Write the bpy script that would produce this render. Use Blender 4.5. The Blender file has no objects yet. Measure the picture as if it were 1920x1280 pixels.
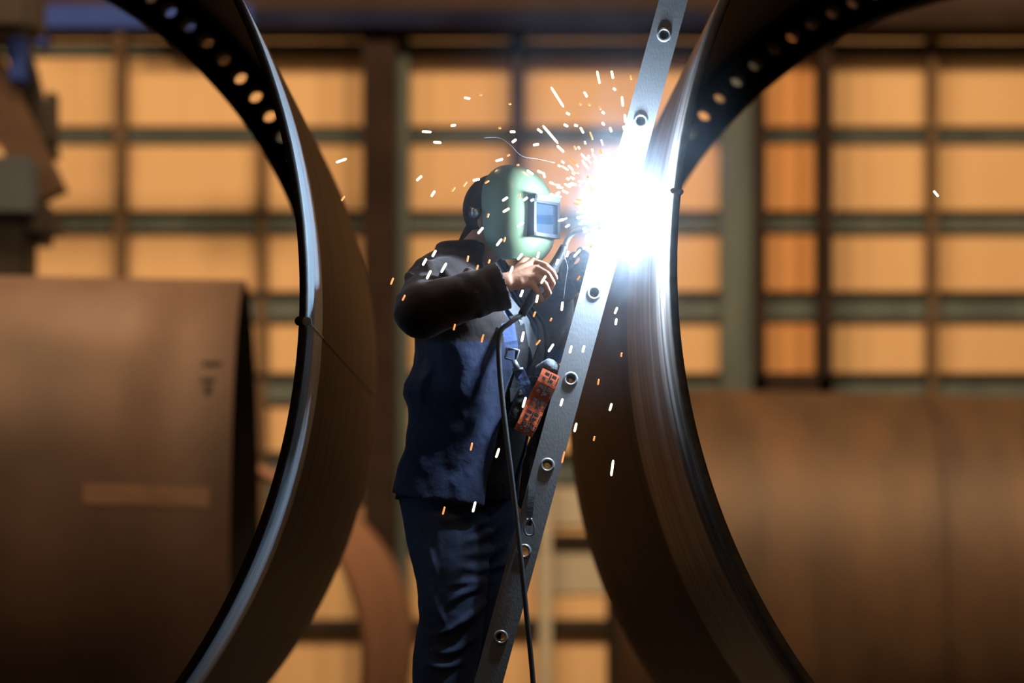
import bpy, bmesh, math, random
from mathutils import Vector, Matrix, Euler
random.seed(7)
PI = math.pi
C = bpy.context.scene.collection
F = 100.0/36.0*1920.0          # focal length in pixels of the 1920 px frame
HY = 1100.0                    # image row of the horizon
CZ = 2.2                       # camera height

def P(px, py, d):
    """point of the place seen at (px, py) and standing d metres away"""
    return Vector(((px-960.0)/F*d, d, CZ+(HY-py)/F*d))

# ------------------------------------------------------------------ materials
def mat(name, base=(.5,.5,.5), rough=.6, metal=0.0, var=None, scale=8.0, stretch=(1,1,1), bump=0.0, bscale=60.0,
        emit=None, estr=0.0, spec=.5, sheen=0.0, detail=4.0, contrast=(.35,.65), coat=0.0, trans=0.0):
    m = bpy.data.materials.new(name); m.use_nodes = True
    nt = m.node_tree; N = nt.nodes; L = nt.links
    b = N['Principled BSDF']
    b.inputs['Base Color'].default_value = (*base, 1)
    b.inputs['Roughness'].default_value = rough
    b.inputs['Metallic'].default_value = metal
    b.inputs['Specular IOR Level'].default_value = spec
    if sheen: b.inputs['Sheen Weight'].default_value = sheen
    if coat: b.inputs['Coat Weight'].default_value = coat
    if trans: b.inputs['Transmission Weight'].default_value = trans
    tc = N.new('ShaderNodeTexCoord'); mp = N.new('ShaderNodeMapping')
    mp.inputs['Scale'].default_value = stretch
    L.new(tc.outputs['Object'], mp.inputs['Vector'])
    if var is not None:
        no = N.new('ShaderNodeTexNoise'); no.inputs['Scale'].default_value = scale; no.inputs['Detail'].default_value = detail
        L.new(mp.outputs['Vector'], no.inputs['Vector'])
        cr = N.new('ShaderNodeValToRGB')
        cr.color_ramp.elements[0].position = contrast[0]; cr.color_ramp.elements[1].position = contrast[1]
        cr.color_ramp.elements[0].color = (*base, 1); cr.color_ramp.elements[1].color = (*var, 1)
        L.new(no.outputs['Fac'], cr.inputs['Fac']); L.new(cr.outputs['Color'], b.inputs['Base Color'])
    if bump:
        n2 = N.new('ShaderNodeTexNoise'); n2.inputs['Scale'].default_value = bscale; n2.inputs['Detail'].default_value = 3
        L.new(mp.outputs['Vector'], n2.inputs['Vector'])
        bp = N.new('ShaderNodeBump'); bp.inputs['Strength'].default_value = bump; bp.inputs['Distance'].default_value = .01
        L.new(n2.outputs['Fac'], bp.inputs['Height']); L.new(bp.outputs['Normal'], b.inputs['Normal'])
    if emit is not None:
        b.inputs['Emission Color'].default_value = (*emit, 1); b.inputs['Emission Strength'].default_value = estr
    return m

def ring_steel(name, strip, edge_col, edge_var, edge_metal, body, body_var, groove=None, seed=0.0, edge_rough=.35, body_rough=.5):
    """rolled plate: ground bare strip next to the near edge (local z < strip), mill scale with streaks round the drum beyond"""
    m = bpy.data.materials.new(name); m.use_nodes = True
    nt = m.node_tree; N = nt.nodes; L = nt.links; b = N['Principled BSDF']
    tc = N.new('ShaderNodeTexCoord'); sp = N.new('ShaderNodeSeparateXYZ'); L.new(tc.outputs['Object'], sp.inputs[0])
    def streak(sc, lo, hi, c0, c1, z, xy=.35):
        mp = N.new('ShaderNodeMapping'); mp.inputs['Scale'].default_value = (xy, xy, z); mp.inputs['Location'].default_value = (seed, seed, seed)
        L.new(tc.outputs['Object'], mp.inputs['Vector'])
        no = N.new('ShaderNodeTexNoise'); no.inputs['Scale'].default_value = sc; no.inputs['Detail'].default_value = 3
        L.new(mp.outputs['Vector'], no.inputs['Vector'])
        cr = N.new('ShaderNodeValToRGB'); cr.color_ramp.elements[0].position = lo; cr.color_ramp.elements[1].position = hi
        cr.color_ramp.elements[0].color = (*c0, 1); cr.color_ramp.elements[1].color = (*c1, 1)
        L.new(no.outputs['Fac'], cr.inputs['Fac']); return cr, no
    ce, ne = streak(4, .4, .6, edge_col, edge_var, 7)
    cb, nb = streak(2.2, .35, .68, body, body_var, 5)
    # ragged border between the ground strip and the scale
    nz = N.new('ShaderNodeTexNoise'); nz.inputs['Scale'].default_value = 9; L.new(tc.outputs['Object'], nz.inputs['Vector'])
    ad = N.new('ShaderNodeMath'); ad.operation = 'MULTIPLY_ADD'; ad.inputs[1].default_value = .05
    L.new(nz.outputs['Fac'], ad.inputs[0]); L.new(sp.outputs['Z'], ad.inputs[2])
    mr = N.new('ShaderNodeMapRange'); mr.inputs['From Min'].default_value = strip; mr.inputs['From Max'].default_value = strip+.05
    L.new(ad.outputs[0], mr.inputs['Value'])
    mx = N.new('ShaderNodeMix'); mx.data_type = 'RGBA'
    L.new(mr.outputs[0], mx.inputs['Factor']); L.new(ce.outputs[0], mx.inputs['A']); L.new(cb.outputs[0], mx.inputs['B'])
    out = mx.outputs['Result']
    if groove:
        g = N.new('ShaderNodeMapRange'); g.inputs['From Min'].default_value = groove[1]; g.inputs['From Max'].default_value = groove[1]*.5
        sb = N.new('ShaderNodeMath'); sb.operation = 'SUBTRACT'; sb.inputs[1].default_value = groove[0]; L.new(sp.outputs['Z'], sb.inputs[0])
        ab = N.new('ShaderNodeMath'); ab.operation = 'ABSOLUTE'; L.new(sb.outputs[0], ab.inputs[0]); L.new(ab.outputs[0], g.inputs['Value'])
        m2 = N.new('ShaderNodeMix'); m2.data_type = 'RGBA'; m2.inputs['B'].default_value = (.006,.006,.006,1)
        L.new(g.outputs[0], m2.inputs['Factor']); L.new(out, m2.inputs['A']); out = m2.outputs['Result']
    L.new(out, b.inputs['Base Color'])
    mm = N.new('ShaderNodeMapRange'); mm.inputs['To Min'].default_value = edge_metal; mm.inputs['To Max'].default_value = .25
    L.new(mr.outputs[0], mm.inputs['Value']); L.new(mm.outputs[0], b.inputs['Metallic'])
    rr = N.new('ShaderNodeMapRange'); rr.inputs['To Min'].default_value = edge_rough; rr.inputs['To Max'].default_value = body_rough
    L.new(mr.outputs[0], rr.inputs['Value']); L.new(rr.outputs[0], b.inputs['Roughness'])
    bp = N.new('ShaderNodeBump'); bp.inputs['Strength'].default_value = .5; bp.inputs['Distance'].default_value = .006
    L.new(ne.outputs['Fac'], bp.inputs['Height']); L.new(bp.outputs['Normal'], b.inputs['Normal'])
    return m

M = {}
M['ring_left'] = ring_steel('ring_left_steel', .54, (.38,.50,.62), (.62,.74,.84), .25, (.024,.013,.009), (.10,.052,.032), seed=1.3)
M['ring_right'] = ring_steel('ring_right_steel', 1.30, (.16,.13,.115), (.40,.36,.34), .35, (.025,.013,.008), (.085,.040,.020), groove=(1.5,.07), seed=4.1)
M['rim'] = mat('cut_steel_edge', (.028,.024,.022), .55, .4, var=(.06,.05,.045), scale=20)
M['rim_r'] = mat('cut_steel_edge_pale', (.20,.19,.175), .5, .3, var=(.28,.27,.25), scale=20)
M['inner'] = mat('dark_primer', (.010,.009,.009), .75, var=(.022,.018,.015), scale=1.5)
M['bead'] = mat('weld_bead', (.20,.17,.15), .35, .7, var=(.05,.04,.035), scale=30, bump=.6, bscale=90)
M['alu'] = mat('ladder_aluminium', (.42,.44,.47), .38, .55, var=(.56,.58,.61), scale=3, stretch=(1,1,.4), bump=.08, bscale=200)
M['alu_bright'] = mat('polished_aluminium', (.82,.84,.86), .25, .6, var=(.7,.72,.74), scale=60)
M['jacket'] = mat('dark_jacket_cloth', (.016,.024,.062), .85, var=(.032,.047,.115), scale=5, bump=.2, bscale=45, sheen=.15)
M['jacket_panel'] = M['jacket']
M['shirt'] = mat('blue_shirt_cloth', (.10,.15,.34), .85, var=(.15,.21,.42), scale=14, bump=.3, bscale=40)
M['trousers'] = mat('navy_trouser_cloth', (.028,.046,.098), .8, var=(.060,.094,.19), scale=5, bump=.2, bscale=30, sheen=.1)
M['hood'] = mat('pale_green_hood_plastic', (.13,.185,.105), .32, var=(.16,.225,.13), scale=6, coat=.3)
M['black'] = mat('black_plastic', (.015,.016,.02), .4, var=(.03,.03,.035), scale=20)
M['leather'] = mat('black_leather', (.02,.02,.022), .6, var=(.05,.05,.05), scale=25, bump=.6, bscale=50)
M['cap'] = mat('dark_cap_cloth', (.035,.022,.020), .9, var=(.06,.038,.032), scale=20, bump=.3)
M['skin'] = mat('tanned_skin', (.42,.19,.11), .55, var=(.52,.26,.16), scale=14, bump=.12, bscale=80)
M['lens'] = mat('dark_welding_lens', (.01,.03,.06), .06, .4, var=(.02,.055,.09), scale=5, spec=1, coat=1)
M['web'] = mat('black_webbing', (.018,.018,.022), .8, var=(.035,.035,.04), scale=60, bump=.3, bscale=300)
M['greyweb'] = mat('grey_webbing', (.16,.18,.20), .8, var=(.24,.26,.28), scale=40, bump=.3, bscale=200)
M['orange'] = mat('orange_webbing', (.75,.14,.035), .7, var=(.62,.10,.03), scale=40, bump=.2, bscale=300)
M['steel'] = mat('zinc_plated_steel', (.62,.68,.76), .3, .8, var=(.5,.55,.62), scale=30)
M['rubber'] = mat('grey_black_rubber', (.09,.095,.105), .45, var=(.12,.125,.14), scale=20)
M['copper'] = mat('copper_nozzle', (.55,.28,.14), .35, .9, var=(.35,.2,.12), scale=40)
M['trail'] = mat('pale_wisp', (.6,.66,.75), .9, var=(.5,.56,.68), scale=20)
M['panel'] = mat('cream_wall_sheeting', (.80,.60,.36), .8, var=(.72,.52,.30), scale=.5, stretch=(3,1,.25))
M['panel_deep'] = mat('tan_wall_sheeting', (.78,.45,.20), .8, var=(.70,.37,.15), scale=.6, stretch=(5,1,.2))
M['girt_pale'] = mat('pale_green_grey_sheeting', (.46,.48,.44), .85, var=(.52,.53,.48), scale=.6)
M['girt'] = mat('green_grey_painted_girt', (.10,.14,.155), .9, spec=.12, var=(.135,.185,.20), scale=.7, stretch=(4,1,1))
M['girt_dark'] = mat('dark_painted_steel', (.030,.026,.026), .9, spec=.12, var=(.045,.04,.04), scale=3)
M['post'] = mat('brown_painted_post', (.13,.095,.065), .9, spec=.12, var=(.16,.115,.08), scale=3)
M['column'] = mat('dark_brown_column', (.026,.019,.018), .9, spec=.12, var=(.036,.027,.026), scale=2)
M['navy'] = mat('navy_painted_beam', (.008,.012,.045), .9, spec=.12, var=(.018,.026,.075), scale=1.0)
M['crane_blue'] = mat('blue_crane_paint', (.025,.06,.30), .9, spec=.12, var=(.035,.075,.35), scale=1.5)
M['head_brown'] = mat('brown_header_sheeting', (.045,.034,.034), .9, spec=.12, var=(.06,.045,.042), scale=.6)
M['pipe_far'] = mat('rusty_rolled_plate', (.17,.12,.105), .5, .1, var=(.27,.185,.155), scale=.9, stretch=(1,1,1.6), detail=6, bump=.15, bscale=6)
M['pipe_far_r'] = mat('dark_rusty_plate', (.048,.034,.025), .55, .1, var=(.115,.072,.044), scale=1.1, stretch=(.5,.5,1.8), detail=6, contrast=(.32,.7), bump=.15, bscale=6)
M['pipe_mid'] = mat('red_brown_primer', (.22,.12,.085), .65, var=(.27,.145,.10), scale=.7)
M['machine'] = mat('grey_blue_machine_paint', (.05,.075,.11), .7, var=(.07,.10,.14), scale=3)
M['machine_dark'] = mat('dark_machine_steel', (.018,.018,.018), .6, var=(.03,.028,.026), scale=3)
M['machine_brown'] = mat('brown_machine_beam', (.09,.05,.03), .7, var=(.05,.03,.022), scale=2)
M['concrete'] = mat('shop_concrete', (.06,.055,.05), .85, var=(.09,.08,.07), scale=.8, detail=8, bump=.1)
M['wall_grey'] = mat('hall_wall_paint', (.10,.09,.08), .85, var=(.13,.115,.10), scale=.5)
M['arc'] = mat('welding_arc', (1,1,1), .5, emit=(.80,.90,1.0), estr=60)
M['spark'] = mat('white_hot_spark', (1,1,1), .5, emit=(1.0,.88,.58), estr=4.5)
M['spark_o'] = mat('orange_spark', (1,.5,.2), .5, emit=(1.0,.33,.09), estr=1.3)

# ------------------------------------------------------------------ mesh helpers
def link(name, me, m=None, parent=None):
    o = bpy.data.objects.new(name, me); C.objects.link(o)
    if m is not None:
        for k in (m if isinstance(m, (list, tuple)) else [m]): me.materials.append(k)
    if parent is not None: o.parent = parent
    return o
def obj(name, bm, m, parent=None, smooth=True, keep=True):
    """bm is in world space; a child keeps world placement"""
    if parent is not None and keep:
        mw = world(parent).inverted(); bm.transform(mw)
    bmesh.ops.recalc_face_normals(bm, faces=bm.faces)
    me = bpy.data.meshes.new(name); bm.to_mesh(me); bm.free()
    if smooth:
        for p in me.polygons: p.use_smooth = True
    return link(name, me, m, parent)
def world(o):
    w = o.matrix_basis.copy()
    while o.parent is not None:
        o = o.parent; w = o.matrix_basis @ w
    return w
def tag(o, label=None, cat=None, group=None, kind=None):
    if label: o['label'] = label
    if cat: o['category'] = cat
    if group: o['group'] = group
    if kind: o['kind'] = kind
    return o
def thing(name, label, cat, loc, group=None, rot=None):
    o = bpy.data.objects.new(name, None); C.objects.link(o); o.location = loc
    if rot is not None: o.rotation_euler = rot
    o.empty_display_size = .2
    return tag(o, label, cat, group)
def add_box(bm, lo, hi, mi=0, mtx=None):
    r = bmesh.ops.create_cube(bm, size=1.0)
    s = [hi[i]-lo[i] for i in range(3)]; c = [(hi[i]+lo[i])/2 for i in range(3)]
    for v in r['verts']:
        v.co = Vector((v.co.x*s[0]+c[0], v.co.y*s[1]+c[1], v.co.z*s[2]+c[2]))
        if mtx is not None: v.co = mtx @ v.co
    for f in {f for v in r['verts'] for f in v.link_faces}: f.material_index = mi
def basis(a):
    a = a.normalized(); t = Vector((0,0,1)) if abs(a.z) < .9 else Vector((1,0,0))
    u = a.cross(t).normalized(); return u, a.cross(u).normalized(), a
def add_caps(bm, a, b, ra, rb, n=20):
    """closed cone with a ball at each end"""
    a = Vector(a); b = Vector(b)
    u, w, ax = basis(b-a if (b-a).length > 1e-6 else Vector((0,0,1)))
    rings = []; K = 5
    for k in range(K+1):
        t = -PI/2 + PI/2*k/K; rings.append((a+ax*ra*math.sin(t), ra*math.cos(t)))
    for k in range(K+1):
        t = PI/2*k/K; rings.append((b+ax*rb*math.sin(t), rb*math.cos(t)))
    loops = []
    for c, r in rings:
        if r < 1e-5: loops.append([bm.verts.new(c)])
        else: loops.append([bm.verts.new(c+(u*math.cos(2*PI*i/n)+w*math.sin(2*PI*i/n))*r) for i in range(n)])
    for p, q in zip(loops, loops[1:]):
        for i in range(n):
            if len(p) == 1: bm.faces.new((p[0], q[i], q[(i+1) % n]))
            elif len(q) == 1: bm.faces.new((p[i], q[0], p[(i+1) % n]))
            else: bm.faces.new((p[i], q[i], q[(i+1) % n], p[(i+1) % n]))
def chain(bm, pts, n=20):
    for (a, ra), (b, rb) in zip(pts, pts[1:]): add_caps(bm, a, b, ra, rb, n)
def add_ell(bm, c, r, mtx=None, seg=28, rings=18):
    q = bmesh.ops.create_uvsphere(bm, u_segments=seg, v_segments=rings, radius=1.0)
    for v in q['verts']:
        p = Vector((v.co.x*r[0], v.co.y*r[1], v.co.z*r[2]))
        if mtx is not None: p = mtx @ p
        v.co = p + Vector(c)
def cr_pts(pts, n=8):
    """smooth curve through pts"""
    pts = [Vector(p) for p in pts]; q = [pts[0]*2-pts[1]]+pts+[pts[-1]*2-pts[-2]]; out = []
    for i in range(1, len(q)-2):
        for k in range(n):
            t = k/n
            out.append(.5*((2*q[i])+(-q[i-1]+q[i+1])*t+(2*q[i-1]-5*q[i]+4*q[i+1]-q[i+2])*t*t+(-q[i-1]+3*q[i]-3*q[i+1]+q[i+2])*t**3))
    out.append(pts[-1]); return out
def add_tube(bm, pts, r, n=12, cap=True):
    rr = r if isinstance(r, (list, tuple)) else [r]*len(pts)
    pts = [Vector(p) for p in pts]; u = None; loops = []
    for i, p in enumerate(pts):
        t = (pts[min(i+1, len(pts)-1)]-pts[max(i-1, 0)]).normalized()
        if u is None: u = basis(t)[0]
        u = (u-t*u.dot(t)).normalized(); w = t.cross(u)
        loops.append([bm.verts.new(p+(u*math.cos(2*PI*k/n)+w*math.sin(2*PI*k/n))*rr[i]) for k in range(n)])
    for a, b in zip(loops, loops[1:]):
        for k in range(n): bm.faces.new((a[k], b[k], b[(k+1) % n], a[(k+1) % n]))
    if cap: bm.faces.new(loops[0][::-1]); bm.faces.new(loops[-1])
def add_strap(bm, pts, nrm, w, th=.003, mi=0):
    """flat strap along pts, nrm = outward normals per point (or one)"""
    pts = [Vector(p) for p in pts]; L_ = []
    for i, p in enumerate(pts):
        t = (pts[min(i+1, len(pts)-1)]-pts[max(i-1, 0)]).normalized()
        n_ = Vector(nrm[i] if isinstance(nrm, list) else nrm); n_ = (n_-t*n_.dot(t)).normalized(); s = t.cross(n_)
        L_.append([bm.verts.new(p+s*w/2*a+n_*th*b) for a, b in ((-1,0),(1,0),(1,1),(-1,1))])
    for a, b in zip(L_, L_[1:]):
        for k in range(4):
            bm.faces.new((a[k], b[k], b[(k+1) % 4], a[(k+1) % 4])).material_index = mi
    bm.faces.new(L_[0][::-1]).material_index = mi; bm.faces.new(L_[-1]).material_index = mi
def remesh(o, vox, smooth=4, wr=None):
    m = o.modifiers.new('fuse', 'REMESH'); m.mode = 'VOXEL'; m.voxel_size = vox; m.use_smooth_shade = True
    s = o.modifiers.new('soften', 'SMOOTH'); s.factor = .5; s.iterations = smooth
    if wr:
        for i, (st, sz) in enumerate(wr):
            t = bpy.data.textures.new('creases', 'CLOUDS'); t.noise_scale = sz; t.noise_depth = 2
            d = o.modifiers.new('creases', 'DISPLACE'); d.texture = t; d.strength = st; d.mid_level = .5; d.texture_coords = 'LOCAL'

# ------------------------------------------------------------------ big drum sections either side of the welder
def drum(name, label, c0, r0, c1, r1, mshell, mrim, seam_ang, thick, R=2.1):
    d0, d1 = F*R/r0, F*R/r1
    A = P(c0[0], c0[1], d0); B = P(c1[0], c1[1], d1)
    ax = (B-A); L = ax.length; z = ax.normalized()
    x = Vector((1,0,0)); x = (x-z*x.dot(z)).normalized(); y = z.cross(x)
    e = thing(name, label, 'steel drum', A, 'rolled steel drum sections being welded')
    mtx = Matrix((x, y, z)).transposed().to_4x4()
    e.matrix_basis = Matrix.Translation(A) @ mtx
    # local frame: z runs along the axis away from the camera, angle measured from local x towards local y
    n = 256
    def ringv(bm, r, zz): return [bm.verts.new((r*math.cos(2*PI*i/n), r*math.sin(2*PI*i/n), zz)) for i in range(n)]
    bm = bmesh.new(); b = .006
    prof = [(R-b, 0, 1), (R, b, 0)] + [(R, L*k/12, 0) for k in range(1, 13)] + [(R-thick, L, 2)] + [(R-thick, L*k/12, 2) for k in range(11, 0, -1)] + [(R-thick, b, 2), (R-thick+b, 0, 1)]
    loops = [ringv(bm, r, zz) for r, zz, _ in prof]
    for k in range(len(prof)):
        a, c = loops[k], loops[(k+1) % len(prof)]
        if k == len(prof)-1 or k == 0 or k == len(prof)-2: mi = 1
        elif k < 13: mi = 0
        elif k == 13: mi = 1
        else: mi = 2
        for i in range(n): bm.faces.new((a[i], a[(i+1) % n], c[(i+1) % n], c[i])).material_index = mi
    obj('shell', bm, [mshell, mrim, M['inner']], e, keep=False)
    # bolted end flange: annulus pierced by bolt holes
    Ri, Rh, hr, nh, t = R*.895, R*.947, .031, 120, .12
    bm = bmesh.new(); m8 = 16
    Ro = R-thick-.001
    for zz, flip in ((L-t, False), (L-.002, True)):
        for j in range(nh):
            a0, a1 = 2*PI*j/nh, 2*PI*(j+1)/nh; am = (a0+a1)/2
            hc = Vector((Rh*math.cos(am), Rh*math.sin(am), zz)); er = Vector((math.cos(am), math.sin(am), 0)); et = Vector((-math.sin(am), math.cos(am), 0))
            hol = [bm.verts.new(hc+er*hr*math.cos(2*PI*k/m8)+et*hr*math.sin(2*PI*k/m8)) for k in range(m8)]
            def pol(r, a): return Vector((r*math.cos(a), r*math.sin(a), zz))
            out = []
            for k in range(m8):
                th = 2*PI*k/m8; cx, sx = math.cos(th), math.sin(th)
                s = 1/max(abs(cx), abs(sx)); u_, v_ = cx*s, sx*s
                rr = Rh+(u_*(Ro-Rh) if u_ > 0 else u_*(Rh-Ri)); aa = am+v_*(a1-a0)/2
                out.append(bm.verts.new(pol(rr, aa)))
            for k in range(m8):
                f = (out[k], out[(k+1) % m8], hol[(k+1) % m8], hol[k])
                bm.faces.new(f if not flip else f[::-1])
    for r in (Ri, ):
        a, c = ringv(bm, r, L-t), ringv(bm, r, L-.002)
        for i in range(n): bm.faces.new((a[i], a[(i+1) % n], c[(i+1) % n], c[i]))
    for j in range(nh):                                       # bores
        am = 2*PI*(j+.5)/nh; er = Vector((math.cos(am), math.sin(am), 0)); et = Vector((-math.sin(am), math.cos(am), 0))
        lo = [[bm.verts.new(er*Rh+er*hr*math.cos(2*PI*k/m8)+et*hr*math.sin(2*PI*k/m8)+Vector((0,0,zz))) for k in range(m8)] for zz in (L-t, L-.002)]
        for k in range(m8): bm.faces.new((lo[0][k], lo[0][(k+1) % m8], lo[1][(k+1) % m8], lo[1][k]))
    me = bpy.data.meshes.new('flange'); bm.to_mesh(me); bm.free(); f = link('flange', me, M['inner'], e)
    f['label'] = 'black end flange pierced by a circle of bolt holes'
    # weld seam running the length of the plate
    ca, sa = math.cos(seam_ang), math.sin(seam_ang)
    for rr, wid in ((R-.002, .006), (R-thick+.002, .006)):
        bm = bmesh.new(); pts = []; rad = []
        for k in range(121):
            zz = (L-.13)*(k/120)**2
            pts.append(Vector((rr*ca, rr*sa, -.002+zz))); rad.append(wid*(1+.12*math.sin(k*2.1))+(.0075 if seam_ang < 1 else .002)*math.exp(-(zz/.02)**2))
        add_tube(bm, pts, rad, 12)
        obj('weld_seam', bm, mshell if rr > R-.01 else mrim, e, keep=False)
    return e, A, B
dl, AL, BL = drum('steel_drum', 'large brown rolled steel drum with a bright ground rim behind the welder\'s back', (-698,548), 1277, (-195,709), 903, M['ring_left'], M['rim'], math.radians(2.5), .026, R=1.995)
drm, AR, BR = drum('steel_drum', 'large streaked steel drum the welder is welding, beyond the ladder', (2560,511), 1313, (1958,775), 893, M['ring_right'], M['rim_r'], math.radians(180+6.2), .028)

# roller stands that carry the two drums
def roller_stand(A, B, label):
    for fr in (.12, .88):
        c = A.lerp(B, fr); zb = c.z-2.1*math.cos(math.radians(38))
        e = thing('roller_stand', label[0 if fr < .5 else 1], 'roller stand', (c.x, c.y, 0))
        bm = bmesh.new(); add_box(bm, (c.x-1.7, c.y-.18, 0), (c.x+1.7, c.y+.18, .18))
        obj('base', bm, M['machine'], e, smooth=False)
        for s in (-1, 1):
            xx = c.x+s*2.1*math.sin(math.radians(38)); rr = .16
            cx, cz = c.x+s*(2.1+rr+.002)*math.sin(math.radians(38)), c.z-(2.1+rr+.002)*math.cos(math.radians(38))
            bm = bmesh.new(); add_tube(bm, [(cx, c.y-.12, cz), (cx, c.y+.12, cz)], rr, 32); obj('roller', bm, M['rubber'], e)
            bm = bmesh.new()
            for q in (-.16, .13): add_box(bm, (cx-.09, c.y+q, .18), (cx+.09, c.y+q+.03, cz+.05))
            obj('bracket', bm, M['machine'], e, smooth=False)
roller_stand(AL, BL, ('roller stand under the near end of the drum behind the welder', 'roller stand under the flanged end of the drum behind the welder'))
roller_stand(AR, BR, ('roller stand under the near end of the drum being welded', 'roller stand under the flanged end of the drum being welded'))

# ------------------------------------------------------------------ drums in the background
def cone_pipe(name, label, A, B, Ra, Rb, m, inner, thick=.03, group=None, cat='steel drum', extra=None):
    ax = B-A; L = ax.length; z = ax.normalized(); x = Vector((0,0,1)); x = (x-z*x.dot(z)).normalized(); y = z.cross(x)
    e = thing(name, label, cat, A, group)
    e.matrix_basis = Matrix.Translation(A) @ Matrix((x, y, z)).transposed().to_4x4()
    n = 160; bm = bmesh.new(); K = 10
    prof = [(Ra+(Rb-Ra)*k/K, L*k/K) for k in range(K+1)]
    prof = prof+[(r-thick, zz) for r, zz in prof[::-1]]
    lo = [[bm.verts.new((r*math.cos(2*PI*i/n), r*math.sin(2*PI*i/n), zz)) for i in range(n)] for r, zz in prof]
    for k in range(len(prof)):
        a, c = lo[k], lo[(k+1) % len(prof)]
        for i in range(n): bm.faces.new((a[i], a[(i+1) % n], c[(i+1) % n], c[i])).material_index = 1 if K < k < 2*K+1 else 0
    obj('shell', bm, [m, inner], e, keep=False)
    bm = bmesh.new()                                        # round weld seams
    for q in (.33, .66):
        bm = bmesh.new()
        r = Ra+(Rb-Ra)*q
        pts = [Vector((r*math.cos(2*PI*i/n), r*math.sin(2*PI*i/n), L*q)) for i in range(n+1)]
        add_tube(bm, pts, .014, 8); obj('weld_seam', bm, m, e, keep=False)
    return e
GB = 'drum sections lying across the back of the hall'
DL = 18.7
A = P(462, 1127, DL); yaw = math.radians(2.6)
B = A + Vector((-math.cos(yaw), -math.sin(yaw), 0))*7.0
cross = cone_pipe('steel_drum', 'dull brown steel drum lying crosswise beyond the near left drum, its dark open end showing', A, B, 2.10, 2.19, M['pipe_far'], M['inner'], group=GB)
A.z = 2.10
def drum_patch(name, x0, x1, y0, y1, m, parent, tilt=0, D=DL, cy=1127):
    bm = bmesh.new(); g = []
    for j in range(9):
        row = []
        for i in range(9):
            px, py = x0+(x1-x0)*i/8, y0+(y1-y0)*j/8+tilt*(i/8)
            rr = 2.10+(P(462,0,D).x-P(px,0,D-2).x)/7*.09; dz = (cy-py)/F*D; d = D
            for _ in range(4):
                z = CZ+(HY-py)/F*d-P(0,cy,D).z; c = math.sqrt(max(.01, rr*rr-z*z)); d = D-c-(P(462,0,D).x-P(px,0,d).x)*math.tan(yaw)
            row.append(bm.verts.new(P(px, py, d-.008)))
        g.append(row)
    for j in range(8):
        for i in range(8): bm.faces.new((g[j][i], g[j][i+1], g[j+1][i+1], g[j+1][i]))
    return obj(name, bm, m, parent)
DR = 29.0
A = P(1145, 1119, DR); B = A + Vector((9.5, -.1, 0))
cone_pipe('steel_drum', 'dark rusty steel drum lying crosswise low beyond the drum being welded', A, B, 2.13, 1.90, M['pipe_far_r'], M['inner'], group=GB)
A = P(272, 1236, 21.3); B = P(470, 1200, 28.8)
cone_pipe('steel_drum', 'smaller red-brown primed drum seen low between the welder\'s legs and the left drum', A, B, 1.66, 1.66, M['pipe_mid'], M['inner'], thick=.04)
M['mark'] = mat('dark_paint_mark', (.035,.035,.04), .8, var=(.06,.055,.055), scale=5)
M['pinkish_band'] = mat('pale_pinkish_band', (.55,.36,.26), .6, var=(.36,.24,.18), scale=3, stretch=(3,1,1))  # pinkish band, paler than the drum plate
drum_patch('painted_mark', 380, 416, 677, 686, M['mark'], cross); drum_patch('painted_mark', 378, 404, 708, 716, M['mark'], cross); drum_patch('painted_mark', 384, 398, 722, 738, M['mark'], cross)
drum_patch('pale_band', 155, 392, 905, 944, M['pinkish_band'], cross, 8)['label'] = 'pale horizontal band'
# timber chocks / saddles under them
def chock(c, w, h, label):
    bm = bmesh.new(); add_box(bm, (c[0]-w, c[1]-.3, 0), (c[0]+w, c[1]+.3, h))
    tag(obj('timber_chock', bm, M['post'], None, smooth=False), label, 'chock')

# small ring standing low behind
# ------------------------------------------------------------------ the hall
WD = 35.0
def wp(px, py, d=WD): return P(px, py, d)
def st(name, bm, m, label=None, smooth=False):
    o = obj(name, bm, m, None, smooth); o['kind'] = 'structure'
    if label: o['label'] = label
    return o
bm = bmesh.new(); add_box(bm, (-16, -12, -.2), (16, 36, 0)); st('floor', bm, M['concrete'], 'grey concrete workshop floor')
bm = bmesh.new(); add_box(bm, (-16, WD+.30, 0), (16, WD+.5, 13.2)); st('wall_back', bm, M['panel'], 'cream sheeted back wall of the hall behind its steel frame')
bm = bmesh.new(); add_box(bm, (-16.2, -12, 0), (-16, 36, 13.2)); st('wall_left', bm, M['wall_grey'], 'side wall of the hall')
bm = bmesh.new(); add_box(bm, (16, -12, 0), (16.2, 36, 13.2)); st('wall_right', bm, M['wall_grey'], 'side wall of the hall')
bm = bmesh.new(); add_box(bm, (-16, -12.2, 0), (16, -12, 13.2)); st('wall_front', bm, M['wall_grey'], 'end wall of the hall behind the camera')
bm = bmesh.new(); add_box(bm, (-16, -12, 13.2), (16, 36, 13.4)); st('ceiling', bm, M['wall_grey'], 'dark hall roof')
trim = [0]
def wbox(name, x0, x1, y0, y1, m, d0, d1, label=None):
    """a member of the wall frame spanning the given stretch, from depth d0 to d1"""
    a = P(x0, y1, d0); b = P(x1, y0, d0)
    bm = bmesh.new(); add_box(bm, (a.x, d0, a.z), (b.x, d1, b.z)); return st(name, bm, m, label)
def tr(*a, **k):
    trim[0] += 1; return wbox('trim_%d' % trim[0], *a, **k)
X0, X1 = -1450, 3370
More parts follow.
